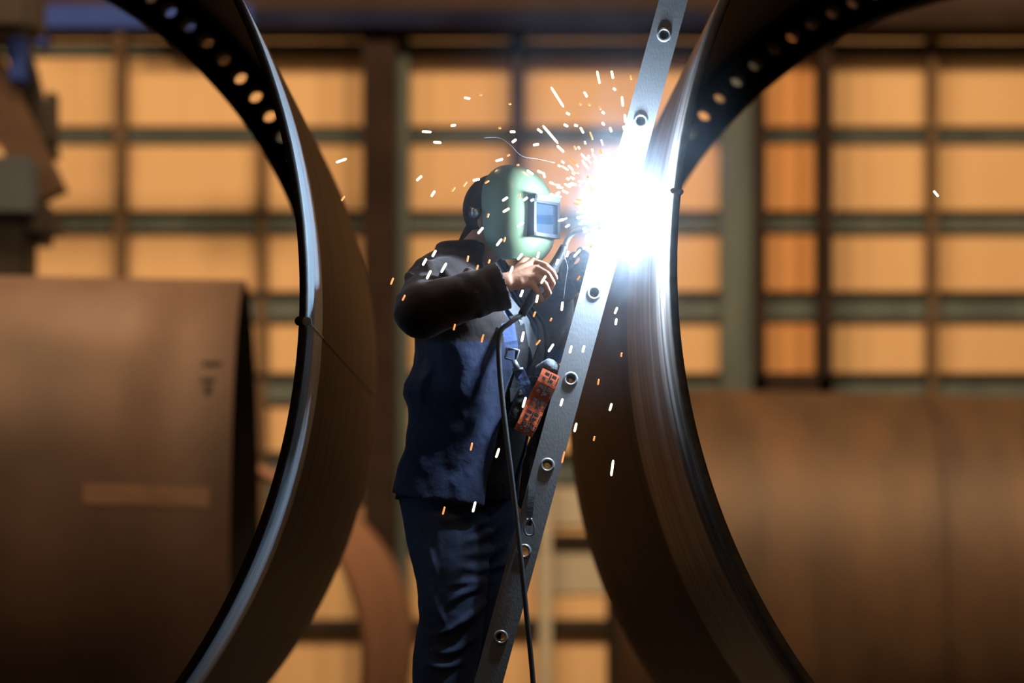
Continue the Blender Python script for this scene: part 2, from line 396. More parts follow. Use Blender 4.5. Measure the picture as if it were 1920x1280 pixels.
# horizontal girts: dark flange above, green-grey web below
rows = [(78,84,100),(236,243,263),(394,402,432),(545,556,598),(698,710,752),(846,860,905),(1000,1018,1018),(1160,1184,1184),(1320,1340,1360)]
for a, b, c in rows:
    tr(X0, X1, a, b, M['girt_dark'], WD+.08, WD+.30, label='dark steel rail across the back wall')
    if c > b: tr(X0, X1, b, c, M['girt'], WD+.16, WD+.30, label='green-grey rail across the back wall')
# lower middle: paler grey sheeting
tr(1005, 1420, 1024, 1112, M['girt_pale'] if 'girt_pale' in M else M['panel'], WD+.26, WD+.31, label='pale sheeting low on the back wall')
tr(1034, 1300, 905, 985, M['girt_pale'], WD+.24, WD+.31, label='pale sheeting beside the ladder foot')
tr(X0, 1000, 905, 940, M['girt'], WD+.2, WD+.30, label='green-grey rail low on the back wall')
# top: header and crane rail beam
tr(X0, X1, -260, 18, M['head_brown'], WD-.1, WD+.30, label='brown header sheeting above the rails')
tr(262, 1330, 18, 48, M['navy'], WD-.9, WD-.3, label='navy crane beam along the top of the wall')
tr(1330, X1, 20, 46, M['column'], WD-.9, WD-.3, label='dark brown beam along the top of the wall')
tr(X0, X1, 50, 62, M['post'], WD+.1, WD+.30, label='brown rail below the crane beam')
# verticals
tr(214, 234, 18, 1400, M['post'], WD-.02, WD+.30, label='thin brown post on the back wall, left part')
for q_ in (-1150, -880, -610, -340, -70, 2060, 2370, 2680, 2990): tr(q_, q_+19, 18, 1400, M['post'], WD-.02, WD+.30, label='thin brown post on the back wall towards the hall corner')
tr(482, 500, 250, 1400, M['post'], WD+.1, WD+.30, label='faint thin post seen through the left drum')
tr(680, 742, 18, 1600, M['column'], WD-.5, WD+.30, label='broad dark column behind the welder\'s back')
tr(742, 766, 50, 1600, M['girt'], WD-.1, WD+.30, label='green-grey strip beside the broad dark column')
tr(957, 984, 48, 1000, M['column'], WD-.1, WD+.30, label='dark narrow post above the welder\'s helmet')
tr(1352, 1416, 48, 1400, M['girt'], WD+.0, WD+.30, label='green-grey panel strip seen through the right drum')
tr(1416, 1436, 48, 735, M['column'], WD-.3, WD+.30, label='dark post of the doorway, left side')
tr(1536, 1562, 48, 735, M['column'], WD-.3, WD+.30, label='dark post of the doorway, right side')
tr(1416, 1562, 704, 735, M['column'], WD-.3, WD+.29, label='dark sill joining the two doorway posts')
tr(1742, 1758, 48, 760, M['post'], WD-.02, WD+.30, label='thin brown post on the back wall, right part')
tr(1012, 1034, 900, 1400, M['girt_pale'] if 'girt_pale' in M else M['panel'], WD-.1, WD+.30, label='pale post low behind the ladder')
tr(1436, 1536, 48, 705, M['panel_deep'], WD+.27, WD+.31, label='deeper tan sheeting between the doorway posts')

# crane and manipulator at the far left, out of focus
e = thing('welding_manipulator', 'dark welding manipulator with a brown slanting boom, beside the back wall\'s left end', 'machine', (P(-60, 0, 23.5).x, 23.5, 0))
def mbox(name, x0, x1, y0, y1, d0, d1, m, bev=.02):
    a = P(x0, y1, d0); b = P(x1, y0, d0); bm = bmesh.new(); add_box(bm, (a.x, d0, a.z), (b.x, d1, b.z))
    bmesh.ops.bevel(bm, geom=bm.edges[:], offset=bev, segments=2, affect='EDGES'); return obj(name, bm, m, e, smooth=False)
a = P(-150, 1100, 23.5)
bm = bmesh.new(); add_box(bm, (a.x-.5, 23.5, 0), (P(-115,0,23.5).x, 24.1, P(0,395,23.5).z)); obj('column', bm, M['machine_dark'], e, smooth=False)
mbox('motor_housing', 28, 102, 378, 452, 23.1, 23.6, M['machine_dark'], .08)
mbox('control_cabinet', -60, 62, 292, 402, 23, 23.4, M['machine'], .03)
bm = bmesh.new()
p0, p1 = P(-60, 60, 23.4), P(92, 372, 23.4)
d = (p1-p0); mt = Matrix.Translation(p0) @ d.to_track_quat('Z', 'Y').to_matrix().to_4x4()
add_box(bm, (-.14,-.16,0), (.14,.16,d.length), mtx=mt); obj('boom', bm, M['machine_brown'], e, smooth=False)
p0, p1 = P(20, 40, 23.8), P(90, 300, 23.8); d = (p1-p0); mt = Matrix.Translation(p0) @ d.to_track_quat('Z', 'Y').to_matrix().to_4x4()
bm = bmesh.new(); add_box(bm, (-.11,-.1,0), (.11,.1,d.length), mtx=mt); obj('brace', bm, M['machine_dark'], e, smooth=False)
mbox('stop_post', 86, 104, 172, 262, 23.4, 23.6, M['machine_dark'], .01)
mbox('hoist_drum', -80, 62, -60, 62, 23.1, 23.8, M['machine_dark'], .08)
mbox('hoist_bracket', 16, 44, 40, 152, 23.2, 23.45, M['crane_blue'], .02)
mbox('lower_housing', -80, 52, 398, 560, 23.1, 23.6, M['machine_dark'], .05)
bm = bmesh.new(); a = P(58, 50, 31); b = P(470, 8, 31); add_box(bm, (a.x, 31, a.z), (b.x, 31.4, b.z))
a2 = P(58, 82, 31); add_box(bm, (a.x, 31, a2.z), (P(84,0,31).x, 31.4, a.z))
trim[0] += 1; st('trim_%d' % trim[0], bm, M['crane_blue'], 'blue painted crane girder high at the back wall\'s left end')

# ------------------------------------------------------------------ ladder
DN, DF = 8.55, 8.97          # near and far stile
r0 = Vector((1245, 65)); r1 = Vector((939, 1194))          # centres of the top and bottom rung seen
N_R = 7
step = (r1-r0)/N_R
a = P(r0.x, r0.y, DN); b = P(r1.x, r1.y, DN); ax = (a-b).normalized(); stepm = (a-b).length/N_R
side = Vector((0,1,0)).cross(ax).normalized()              # across the stile
kb = int((b.z-.1)/(stepm*ax.z))                            # rungs below the lowest seen
foot = b-ax*(b.z/ax.z); top = a+ax*.75
lad = thing('ladder', 'leaning aluminium ladder with see-through tubular rungs, in front of the welder', 'ladder', (foot.x, foot.y, 0))
rungs = [b+ax*stepm*k for k in range(-kb, N_R+3) if (b+ax*stepm*k-top).dot(ax) < -.05]
W = .042; RH = .0150; T = .016
def stile(y0, y1):
    """flat box rail pierced by the rung tubes"""
    bm = bmesh.new(); n = 16
    L = (top-foot).length; base = Vector((foot.x, 0, 0))
    def q(s, t, y): v = base+side*s+ax*t; return Vector((v.x, y, v.z))
    ts = [(r-foot).dot(ax) for r in rungs]
    cuts = [0.0]+[(p+r)/2 for p, r in zip(ts, ts[1:])]+[L]
    cuts[0] = .01
    for j, t in enumerate(ts):
        lo, hi = cuts[j], cuts[j+1]
        for y in (y0, y1):
            hol = []; out = []
            for k in range(n):
                th = 2*PI*k/n+PI/4; c, s = math.cos(th), math.sin(th); m_ = 1/max(abs(c), abs(s))
                hol.append(bm.verts.new(q(RH*c, t+RH*s, y)))
                u, v = c*m_, s*m_
                out.append(bm.verts.new(q(W*u, t+(v*(hi-t) if v > 0 else v*(t-lo)), y)))
            for k in range(n): bm.faces.new((out[k], out[(k+1) % n], hol[(k+1) % n], hol[k]))
    bmesh.ops.remove_doubles(bm, verts=bm.verts, dist=1e-5)
    for s in (-W, W):
        vs = [bm.verts.new(q(s, t, y)) for t, y in ((.01, y0), (L, y0), (L, y1), (.01, y1))]; bm.faces.new(vs)
    for t in (.01, L):
        vs = [bm.verts.new(q(s, t, y)) for s, y in ((-W, y0), (W, y0), (W, y1), (-W, y1))]; bm.faces.new(vs)
    return bm
for y0 in (DN, DF): obj('stile', stile(y0, y0+T), M['alu'], lad, smooth=False)
for r in rungs:
    bm = bmesh.new(); n = 24
    ro, ri = RH, .0142
    prof = [(ro, T+.001), (ro, DF-DN-.001), (ri, DF-DN-.001)]
    prof = [(ri, -.003), (.0180, -.0042), (.0220, -.0015), (.0220, .0), (ro-.0002, .0005), (ro-.0002, DF-DN+T), (.022, DF-DN+T), (.022, DF-DN+T+.003), (ri, DF-DN+T+.003)]
    lo = [[bm.verts.new(Vector((r.x, DN+yy, r.z))+side*rr*math.cos(2*PI*i/n)+ax*rr*math.sin(2*PI*i/n)) for i in range(n)] for rr, yy in prof]
    for k in range(len(prof)):
        p, s = lo[k], lo[(k+1) % len(prof)]
        for i in range(n): bm.faces.new((p[i], p[(i+1) % n], s[(i+1) % n], s[i]))
    obj('rung', bm, M['alu_bright'], lad)
for y in (DN, DF):
    bm = bmesh.new(); add_box(bm, (foot.x-.06, y-.012, 0), (foot.x+.06, y+T+.012, .05)); obj('foot', bm, M['rubber'], lad, smooth=False)
for t, s in ((.30, -.033), (1.2, .03), (2.2, .0)):
    pass

# ------------------------------------------------------------------ the welder
PSI = math.radians(35)
U = Vector((math.cos(PSI), -math.sin(PSI), 0)); LV = Vector((math.sin(PSI), math.cos(PSI), 0))   # chest forward, his left
DB = 8.80
LEV = [ # row, centre column, half depth, half breadth of the jacket
 (462, 884, .075, .085), (478, 876, .085, .12), (495, 868, .105, .17), (520, 866, .125, .205), (560, 874, .145, .215), (610, 898, .185, .215),
 (660, 904, .190, .210), (700, 902, .185, .205), (740, 890, .180, .200), (790, 884, .175, .195), (840, 874, .170, .195), (890, 858, .170, .195), (936, 850, .170, .20)]
def lev(row):
    for p, q in zip(LEV, LEV[1:]):
        if p[0] <= row <= q[0]:
            t = (row-p[0])/(q[0]-p[0]); return [p[i]+(q[i]-p[i])*t for i in range(4)]
    return list(LEV[0] if row < LEV[0][0] else LEV[-1])
def tp(row, al, off=0.0):
    """point on the torso: al degrees from chest centre, positive towards his right (camera side)"""
    r, c, a_, b_ = lev(row); o = P(c, row, DB); al = math.radians(al)
    return o + U*(a_+off)*math.cos(al) - LV*(b_+off)*math.sin(al)
def tn(al):
    al = math.radians(al); return (U*math.cos(al)-LV*math.sin(al)).normalized()

# body: head, neck, trunk, arms, hands and legs in one skin
bm = bmesh.new()
HC = P(938, 408, 8.76)
FW = math.radians(40)
HU = Vector((math.cos(FW), -math.sin(FW), 0)); HL = Vector((math.sin(FW), math.cos(FW), 0))
HM = Matrix((HU, HL, Vector((0,0,1)))).transposed()
add_ell(bm, HC-HU*.012+Vector((0,0,.025)), (.098,.078,.100), HM.to_4x4())
add_ell(bm, HC+HU*.015-Vector((0,0,.045)), (.078,.062,.072), HM.to_4x4())
chain(bm, [(HC+HU*.075+Vector((0,0,.015)), .010), (HC+HU*.10-Vector((0,0,.022)), .014)], 12)     # nose
for s in (-1, 1):
    add_ell(bm, HC+HL*.078*s-HU*.008-Vector((0,0,.012)), (.018,.010,.032), HM.to_4x4(), 16, 10)       # ears
    chain(bm, [(HC+HU*.078+HL*.015*s+Vector((0,0,.028)), .012), (HC+HU*.070+HL*.045*s+Vector((0,0,.028)), .012)], 10)  # brow
    chain(bm, [(HC+HU*.072+HL*.0*s-Vector((0,0,.055)), .010), (HC+HU*.062+HL*.022*s-Vector((0,0,.055)), .009)], 10)   # lips
chain(bm, [(HC-HU*.02-Vector((0,0,.05)), .062), (P(893, 478, 8.78), .062), (P(880, 520, 8.80), .075)])
for rr in range(530, 900, 30):
    r, c, a_, b_ = lev(rr); add_ell(bm, P(c, rr, DB), (a_*.80, b_*.78, .06), Matrix((U, LV, Vector((0,0,1)))).transposed().to_4x4(), 24, 12)
# right arm
WR = P(948, 530, 8.42)
chain(bm, [(P(820, 545, 8.62), .055), (P(788, 580, 8.43), .048), (P(865, 548, 8.40), .042), (WR, .031)])
# left arm (inside sleeve and glove)
WL = P(1052, 545, 8.83)
chain(bm, [(tp(540, -95, -.06), .055), (P(1012, 640, 8.97), .045), (WL, .032), (P(1075, 525, 8.80), .03)])
# right hand: palm, four bent fingers, thumb along the torch handle
K = [P(1000,490,8.475), P(1005,503,8.445), P(1003,518,8.425), P(996,532,8.42)]
for k, kp in enumerate(K):
    chain(bm, [(WR, .026), (WR.lerp(kp, .5), .019), (kp, .0125)], 14)
chain(bm, [(WR.lerp(K[0], .45), .020), (WR.lerp(K[3], .55), .021)], 14)
FING = [[(1023,498,8.455),(1036,510,8.462),(1042,521,8.478)],
        [(1026,514,8.415),(1036,530,8.425),(1030,543,8.452)],
        [(1021,532,8.400),(1029,549,8.415),(1020,560,8.448)],
        [(1010,547,8.402),(1015,562,8.415),(1005,570,8.445)]]
for k, f in enumerate(FING):
    rr = (.0098,.0102,.0098,.0085)[k]
    p = [K[k]]+[P(*q) for q in f]
    chain(bm, list(zip(p, (rr*1.15, rr*1.08, rr, rr*.88))), 12)
chain(bm, [(WR.lerp(K[0], .30)+Vector((0,.01,.004)), .018), (P(985,487,8.515), .0125), (P(1008,494,8.535), .0112), (P(1026,506,8.525), .0098)], 12)
# legs
HIPR, KNR, ANR = P(826, 935, 8.76), P(848, 1170, 8.70), P(832, 1432, 8.70)
HIPL, KNL, ANL = P(880, 935, 8.87), P(888, 1150, 8.87), P(860, 1428, 8.86)
chain(bm, [(HIPR, .10), (KNR, .062), (ANR, .042)]); chain(bm, [(HIPL, .10), (KNL, .062), (ANL, .042)])
chain(bm, [(P(840,900,8.76), .11), (P(860,900,8.88), .11)])
PB = Vector((P(850,0,8.75).x, 8.75, P(0,1516,8.75).z))
bm.transform(Matrix.Translation(-PB)); per = obj('person', bm, M['skin']); per.location = PB
tag(per, 'person in pale green welding helmet, dark jacket and navy trousers, welding from the ladder', 'person')
remesh(per, .0042, 3)

# jacket: open-fronted shell with sleeves
bm = bmesh.new(); AO, AC = 22, -42; n = 56; th = .014
rows_ = [462,478,495,520,540,560,585,610,635,660,680,700,720,740,765,790,815,840,865,890,913,936]
def jp(row, al, off):
    w_ = 0
    if row > 640: w_ = .006*math.sin(math.radians(al)*5+row*.02)
    if 690 < row < 770 and al > 100: w_ += .022*math.sin((row-690)/80*PI)         # bulge at the small of the back
    hem = 0
    if row > 850: hem = 16*math.cos(math.radians(al))*(row-850)/86                     # hem dips at the front
    return tp(row, al, off+w_)-Vector((0,0,hem/F*DB))
def opening(row):      # front edges spread apart towards the chest
    return (AO-6 if row < 560 else AO), AC
outer = []; inner = []
for r in rows_:
    ao, ac = opening(r); ang = [ao+(360+ac-ao)*k/n for k in range(n+1)]
    outer.append([bm.verts.new(jp(r, al, .012)) for al in ang]); inner.append([bm.verts.new(jp(r, al, .012-th)) for al in ang])
R_ = len(rows_)
for i in range(R_-1):
    for k in range(n):
        bm.faces.new((outer[i][k], outer[i][k+1], outer[i+1][k+1], outer[i+1][k])); bm.faces.new((inner[i][k], inner[i+1][k], inner[i+1][k+1], inner[i][k+1]))
    for k in (0, n): bm.faces.new((outer[i][k], outer[i+1][k], inner[i+1][k], inner[i][k]))
for i in (0, R_-1):
    for k in range(n): bm.faces.new((outer[i][k], outer[i][k+1], inner[i][k+1], inner[i][k]))
S0, E0 = P(815, 545, 8.62), P(791, 583, 8.415)
CU = P(938, 536, 8.42)
chain(bm, [(P(850,520,8.70), .075), (S0, .092), (E0, .082)], 28)
chain(bm, [(E0, .082), (P(860, 560, 8.40), .070), (P(905, 546, 8.41), .068)], 28)
# cuff flares and ends in a clean edge
cd = (CU-P(880,548,8.41)).normalized(); cd = (cd+Vector((0,0,.12))).normalized(); u_, w_, _ = basis(cd)
cl = []
for t, r in ((-.06,.060),(-.02,.072),(.0,.074),(.012,.076),(.012,.062),(-.015,.055)):
    cl.append([bm.verts.new(CU+cd*t+(u_*math.cos(2*PI*k/32)+w_*math.sin(2*PI*k/32))*r) for k in range(32)])
for p, q in zip(cl, cl[1:]):
    for k in range(32): bm.faces.new((p[k], p[(k+1) % 32], q[(k+1) % 32], q[k]))
bm.faces.new(cl[0]); bm.faces.new(cl[-1][::-1])
# sleeve creases
for (x0, y0, d0), (x1, y1, d1) in (((770,520,8.52),(800,600,8.40)), ((800,500,8.54),(835,575,8.39)), ((835,515,8.45),(862,590,8.38)), ((755,560,8.40),(850,600,8.38)), ((880,512,8.42),(898,585,8.38))):
    add_caps(bm, P(x0,y0,d0), P(x1,y1,d1), .020, .016, 12)
SL = tp(535, -92, -.03)
chain(bm, [(SL, .090), (P(1017, 642, 8.97), .088), (P(1035, 570, 8.88), .066)], 28)
# collar
for k in range(15):
    a0, a1 = 40+k*19, 40+(k+1)*19
    add_caps(bm, tp(468, a0, .004), tp(468, a1, .004), .016, .016, 10)
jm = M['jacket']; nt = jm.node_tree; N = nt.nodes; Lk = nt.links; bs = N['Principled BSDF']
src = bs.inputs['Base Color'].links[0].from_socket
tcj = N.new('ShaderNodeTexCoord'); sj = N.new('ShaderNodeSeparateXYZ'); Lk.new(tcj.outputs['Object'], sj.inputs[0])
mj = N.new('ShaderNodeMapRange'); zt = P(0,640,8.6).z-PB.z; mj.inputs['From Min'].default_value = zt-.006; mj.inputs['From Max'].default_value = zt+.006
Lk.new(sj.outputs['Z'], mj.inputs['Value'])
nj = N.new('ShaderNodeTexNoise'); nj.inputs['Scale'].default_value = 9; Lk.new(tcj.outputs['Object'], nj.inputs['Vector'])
cj = N.new('ShaderNodeValToRGB'); cj.color_ramp.elements[0].color = (.018,.011,.010,1); cj.color_ramp.elements[1].color = (.040,.026,.024,1); Lk.new(nj.outputs['Fac'], cj.inputs['Fac'])  # dark brown yoke tone, deepened and extended for the arm's shadow
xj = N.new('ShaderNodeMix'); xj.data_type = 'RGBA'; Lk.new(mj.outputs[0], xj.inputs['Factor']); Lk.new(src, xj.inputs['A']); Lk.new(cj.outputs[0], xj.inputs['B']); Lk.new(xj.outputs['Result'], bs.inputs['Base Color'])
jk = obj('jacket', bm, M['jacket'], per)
jk['label'] = 'open blue work jacket with brown-black sleeves and yoke, arm shade painted into the yoke'
remesh(jk, .0062, 3, [(.020, .14)])

# shirt below the open jacket
bm = bmesh.new(); n = 48; lo = []
rws = [480,495,520,550,580,610,640,670,700,730,760,800,850,890,930]
for r in rws: lo.append([bm.verts.new(tp(r, 360*k/n, -.010)) for k in range(n)])
for p, q in zip(lo, lo[1:]):
    for k in range(n): bm.faces.new((p[k], p[(k+1) % n], q[(k+1) % n], q[k]))
bm.faces.new(lo[0]); bm.faces.new(lo[-1][::-1])
sh = obj('shirt', bm, M['shirt'], per); sh['label'] = 'blue shirt showing in the open jacket'
sh.modifiers.new('s', 'SUBSURF').levels = 1; sh.modifiers['s'].render_levels = 2
t = bpy.data.textures.new('shirt_folds', 'CLOUDS'); t.noise_scale = .06
dm = sh.modifiers.new('folds', 'DISPLACE'); dm.texture = t; dm.strength = .012

bm = bmesh.new(); n = 48; lo = []
for q_ in (695,700,730,760,800,850,890,936): lo.append([bm.verts.new(tp(q_, 360*k/n, -.010 if q_ == 695 else -.001)) for k in range(n)])  # black layer laid over the lower shirt
for p, q in zip(lo, lo[1:]):
    for k in range(n): bm.faces.new((p[k], p[(k+1) % n], q[(k+1) % n], q[k]))
bm.faces.new(lo[-1][::-1]); dark_layer = obj('dark_layer', bm, M['web'], per); dark_layer['label'] = 'black layer over the lower shirt in the open jacket'
# trousers with folds
bm = bmesh.new()
chain(bm, [(P(836,912,8.77), .122), (P(880,912,8.86), .122)], 28)
chain(bm, [(P(822, 925, 8.76), .126), (P(838, 1000, 8.74), .124), (P(848, 1085, 8.71), .110), (P(846, 1165, 8.69), .097), (P(834, 1240, 8.70), .100), (P(832,1340,8.70), .098), (P(834,1450,8.70), .088)], 28)
chain(bm, [(P(896, 925, 8.87), .126), (P(890, 1000, 8.87), .124), (P(892, 1080, 8.87), .112), (P(886, 1160, 8.87), .100), (P(872, 1260, 8.87), .098), (P(862,1430,8.86), .086)], 28)
LEGN = [(905,822,8.76,.126),(1000,838,8.74,.124),(1085,848,8.71,.110),(1165,846,8.69,.097),(1240,834,8.70,.100),(1400,832,8.70,.09)]
LEGF = [(905,896,8.87,.126),(1000,890,8.87,.124),(1080,892,8.87,.112),(1160,886,8.87,.100),(1260,872,8.87,.098),(1400,864,8.86,.09)]
def legd(px, py):
    best = 9.0
    for T_ in (LEGN, LEGF):
        for p, q in zip(T_, T_[1:]):
            if p[0] <= py <= q[0]:
                t = (py-p[0])/(q[0]-p[0]); c, d, rad = [p[k]+(q[k]-p[k])*t for k in (1,2,3)]
                dx = (px-c)/611
                if abs(dx) < rad*.98: best = min(best, d-math.sqrt(rad*rad-dx*dx))
    return best if best < 8.95 else 8.80
for pts in ([(862,1000),(905,978),(955,925)], [(858,1022),(905,1003),(958,968)], [(852,1042),(900,1036),(952,1020)], [(846,1066),(895,1066),(948,1058)],
            [(836,1100),(870,1092),(930,1090)], [(830,1140),(868,1110),(905,1098)], [(796,1190),(840,1182),(885,1150),(930,1105)], [(812,1105),(822,1140),(838,1180)],
            [(800,1215),(845,1222),(890,1190)], [(790,1240),(830,1250),(880,1235)], [(800,960),(840,975),(880,960)], [(800,1010),(815,1060),(820,1110)]):
    c = cr_pts([(x, y, 0) for x, y in pts], 8); c = [P(v.x, v.y, legd(v.x, v.y)+.007) for v in c]
    for k, (p, q) in enumerate(zip(c, c[1:])):
        f0 = .006+.009*math.sin(PI*k/len(c)); f1 = .006+.009*math.sin(PI*(k+1)/len(c))
        if (p-q).length < .06: add_caps(bm, p, q, f0, f1, 10)
trz = obj('trousers', bm, M['trousers'], per); trz['label'] = 'navy work trousers creased at the knee'
remesh(trz, .0062, 3, [(.018, .15)])
# boots on the rung
for an, lab in ((ANR, 0), (ANL, 1)):
    bm = bmesh.new(); f = an-Vector((0,0,.09))
    chain(bm, [(an+Vector((0,0,.02)), .055), (f+Vector((0,0,.0)), .050), (f+Vector((.14,0,-.012)), .042), (f+Vector((.20,0,-.016)), .036)], 20)
    chain(bm, [(f+Vector((-.05,0,-.03)), .035), (f+Vector((.02,0,-.03)), .035)], 20)
    b_ = obj('boot', bm, M['leather'], per); remesh(b_, .007, 3)

# cap / back of the head
bm = bmesh.new()
add_ell(bm, HC-HU*.020+Vector((0,0,.030)), (.110,.088,.106), HM.to_4x4())
for v in list(bm.verts):
    l = v.co-HC
    if l.z < -.045 or l.dot(HU) > .075: bm.verts.remove(v)
chain(bm, [(HC-HU*.085-Vector((0,0,.01)), .035), (P(880, 470, 8.80), .045)], 16)
cp = obj('cap', bm, M['cap'], per); cp['label'] = 'dark cloth cap below the helmet'
cp.modifiers.new('solid', 'SOLIDIFY').thickness = .004

# welding helmet
HB = P(955, 405, 8.72)          # middle of the hood
def hp(x, y, z): return HB+HU*x+HL*y+Vector((0,0,1))*z
# level: height, front, half width, back edge
PX = 1/611.0
hl = [(93,.016,.012,.002), (90,.034,.036,.003), (86,.052,.056,-.001), (79,.072,.074,-.008), (66,.094,.090,-.020), (48,.112,.102,-.026), (28,.126,.110,-.022), (16,.130,.112,-.018), (0,.131,.113,-.016), (-20,.130,.113,-.014), (-40,.128,.112,-.010),
      (-54,.124,.108,-.004), (-66,.114,.100,.006), (-76,.100,.088,.020), (-86,.078,.070,.034)]
bm = bmesh.new(); loops = []
for z, xf, w, xb in hl:
    row = []; mid = xf-.85*w if xf-.85*w > xb else xb+.002
    for k in range(41):
        s = k/40*2-1
        if abs(s) > .7:
            f_ = (abs(s)-.7)/.3; x = mid+(xb-mid)*f_; y = w*math.copysign(1, s)*(1-.06*f_)
        else:
            a_ = s/.7*PI/2; ca, sa = math.cos(a_), math.sin(a_)
            x = mid+(xf-mid)*abs(ca)**.75; y = w*math.copysign(abs(sa)**.85, sa)
        row.append(bm.verts.new(hp(x, y, z*PX)))
    loops.append(row)
for p, q in zip(loops, loops[1:]):
    for k in range(40): bm.faces.new((p[k], p[k+1], q[k+1], q[k]))
bm.faces.new(loops[0])
hood = obj('welding_helmet', bm, M['hood'], per); hood['label'] = 'pale green welding hood with a dark lens'
sb = hood.modifiers.new('s', 'SUBSURF'); sb.levels = 1; sb.render_levels = 2
so = hood.modifiers.new('t', 'SOLIDIFY'); so.thickness = .004; so.offset = 1
# window box standing proud of the hood
def hbox(name, x0, x1, y0, y1, z0, z1, m, bev=.003, lab=None):
    bm = bmesh.new(); add_box(bm, (x0,y0,z0), (x1,y1,z1)); bmesh.ops.bevel(bm, geom=bm.edges[:], offset=bev, segments=2, affect='EDGES')
    for v in bm.verts: v.co = hp(*v.co)
    o = obj(name, bm, m, hood, smooth=False)
    if lab: o['label'] = lab
    return o
bm = bmesh.new()
y0, y1, z0, z1, t_ = -.062, .062, -.076, .036, .011
for a_, b_ in (((.105,y0,z0),(.150,y1,z0+t_)), ((.105,y0,z1-t_),(.150,y1,z1)), ((.105,y0,z0),(.150,y0+t_,z1)), ((.105,y1-t_,z0),(.150,y1,z1)), ((.105,y0,z0),(.128,y1,z1))):
    add_box(bm, a_, b_)
for v in bm.verts: v.co = hp(*v.co)
obj('window_frame', bm, M['black'], hood, smooth=False)
hbox('lens', .128, .141, y0+t_, y1-t_, z0+t_, z1-t_, M['lens'], .002, 'dark glossy filter glass')
hbox('window_clip', .112, .156, -.058, .058, z1-.004, z1+.014, M['machine'], .003)
for s in (-1, 1):
    bm = bmesh.new(); c0 = hp(-.040, s*.106, .0); add_tube(bm, [c0, c0+HL*.022*s], [.017,.014], 20); obj('pivot_knob', bm, M['steel'], hood)
# headband behind
bm = bmesh.new()
pts = [hp(-.045-.075*math.sin(PI*k/20), .098*math.cos(PI*k/20), .004+.02*math.sin(PI*k/20)) for k in range(21)]
add_strap(bm, pts, [(p-hp(-.04,0,0)).normalized() for p in pts], .024, .004); obj('headband', bm, M['black'], hood)

# harness: straps over shirt and jacket
hr = bpy.data.objects.new('harness', None); C.objects.link(hr); hr.parent = per; hr.location = P(960, 700, 8.62)
hr['label'] = 'black fall-arrest harness with a metal buckle'
def band(path, w, m, off=.006, nm='strap'):
    c = []
    for (r0_, a0), (r1_, a1) in zip(path, path[1:]):
        for k in range(6): c.append((r0_+(r1_-r0_)*k/6, a0+(a1-a0)*k/6))
    c.append(path[-1]); bm = bmesh.new(); add_strap(bm, [tp(r, a, off) for r, a in c], [tn(a) for r, a in c], w, .004)
    return obj(nm, bm, m, hr, smooth=False)
band([(500, 14), (560, 6), (620, 8), (690, -6), (760, -20)], .046, M['greyweb'])
band([(500, -30), (580, -18), (660, -8), (730, 6), (800, 18)], .045, M['web'], .010)
band([(560, -40), (640, -34), (720, -30)], .045, M['web'], .008)
band([(748, 20), (742, -20), (735, -45)], .045, M['web'], .018)
band([(600, 14), (720, 14), (860, 12)], .040, M['web'], .006)
def on_chest(px, py, d): return P(px, py, d)
# buckle: square steel frame and adjuster
bk = P(960, 664, 8.565)
bm = bmesh.new(); fr = [(-.018,-.016),(.018,-.016),(.018,.016),(-.018,.016),(-.018,-.016)]
add_tube(bm, [bk+Vector((x*.95+z*.25, 0, z-x*.25)) for x, z in fr], .0038, 10)
add_tube(bm, [bk+Vector((.006,0,-.018)), bk+Vector((.016,0,-.045))], [.008,.011], 10); add_tube(bm, [bk+Vector((.0,0,-.046)), bk+Vector((.034,0,-.044))], .005, 10)
obj('buckle', bm, M['steel'], hr)['label'] = 'bright square metal buckle'
bm = bmesh.new(); add_strap(bm, [P(952,605,8.60), P(958,640,8.572), bk+Vector((0,.004,.012))], Vector((0,-1,0)), .040, .003)
add_strap(bm, [bk+Vector((.018,.004,-.045)), P(985,722,8.58), P(1004,760,8.60)], Vector((0,-1,0)), .034, .003); obj('strap', bm, M['shirt'], hr, smooth=False)
# orange webbing with printed blocks
oa, ob = P(1034, 698, 8.545), P(980, 812, 8.545)
dr_ = (ob-oa).normalized(); nrm = Vector((.42,-.85,.30)); nrm = (nrm-dr_*nrm.dot(dr_)).normalized(); sd = dr_.cross(nrm).normalized()
bm = bmesh.new(); add_strap(bm, [oa.lerp(ob, k/10)+nrm*.004*math.sin(k*.9) for k in range(11)], nrm, .062, .003)
obj('orange_strap', bm, M['orange'], hr, smooth=False)['label'] = 'orange webbing printed with dark blocks'
bm = bmesh.new(); Ls = (ob-oa).length
def blk(s, t, w, h):
    c = oa+dr_*t*Ls+sd*s+nrm*.010
    vs = [bm.verts.new(c+sd*a_*w/2+dr_*b_*h/2+nrm*q) for q in (0, .0012) for a_, b_ in ((-1,-1),(1,-1),(1,1),(-1,1))]
    for f in ((0,1,2,3),(4,5,6,7),(0,1,5,4),(1,2,6,5),(2,3,7,6),(3,0,4,7)): bm.faces.new([vs[i] for i in f])
for i, t in enumerate((.10, .30, .52, .72, .90)):
    for s in (-.012, .012):
        blk(s, t-.045, .014, .010); blk(s+.004, t+.035, .010, .010)
    blk(.0, t+.0, .004, .03)
    blk(-.026, t, .003, .026)
obj('printed_block', bm, M['web'], hr, smooth=False)
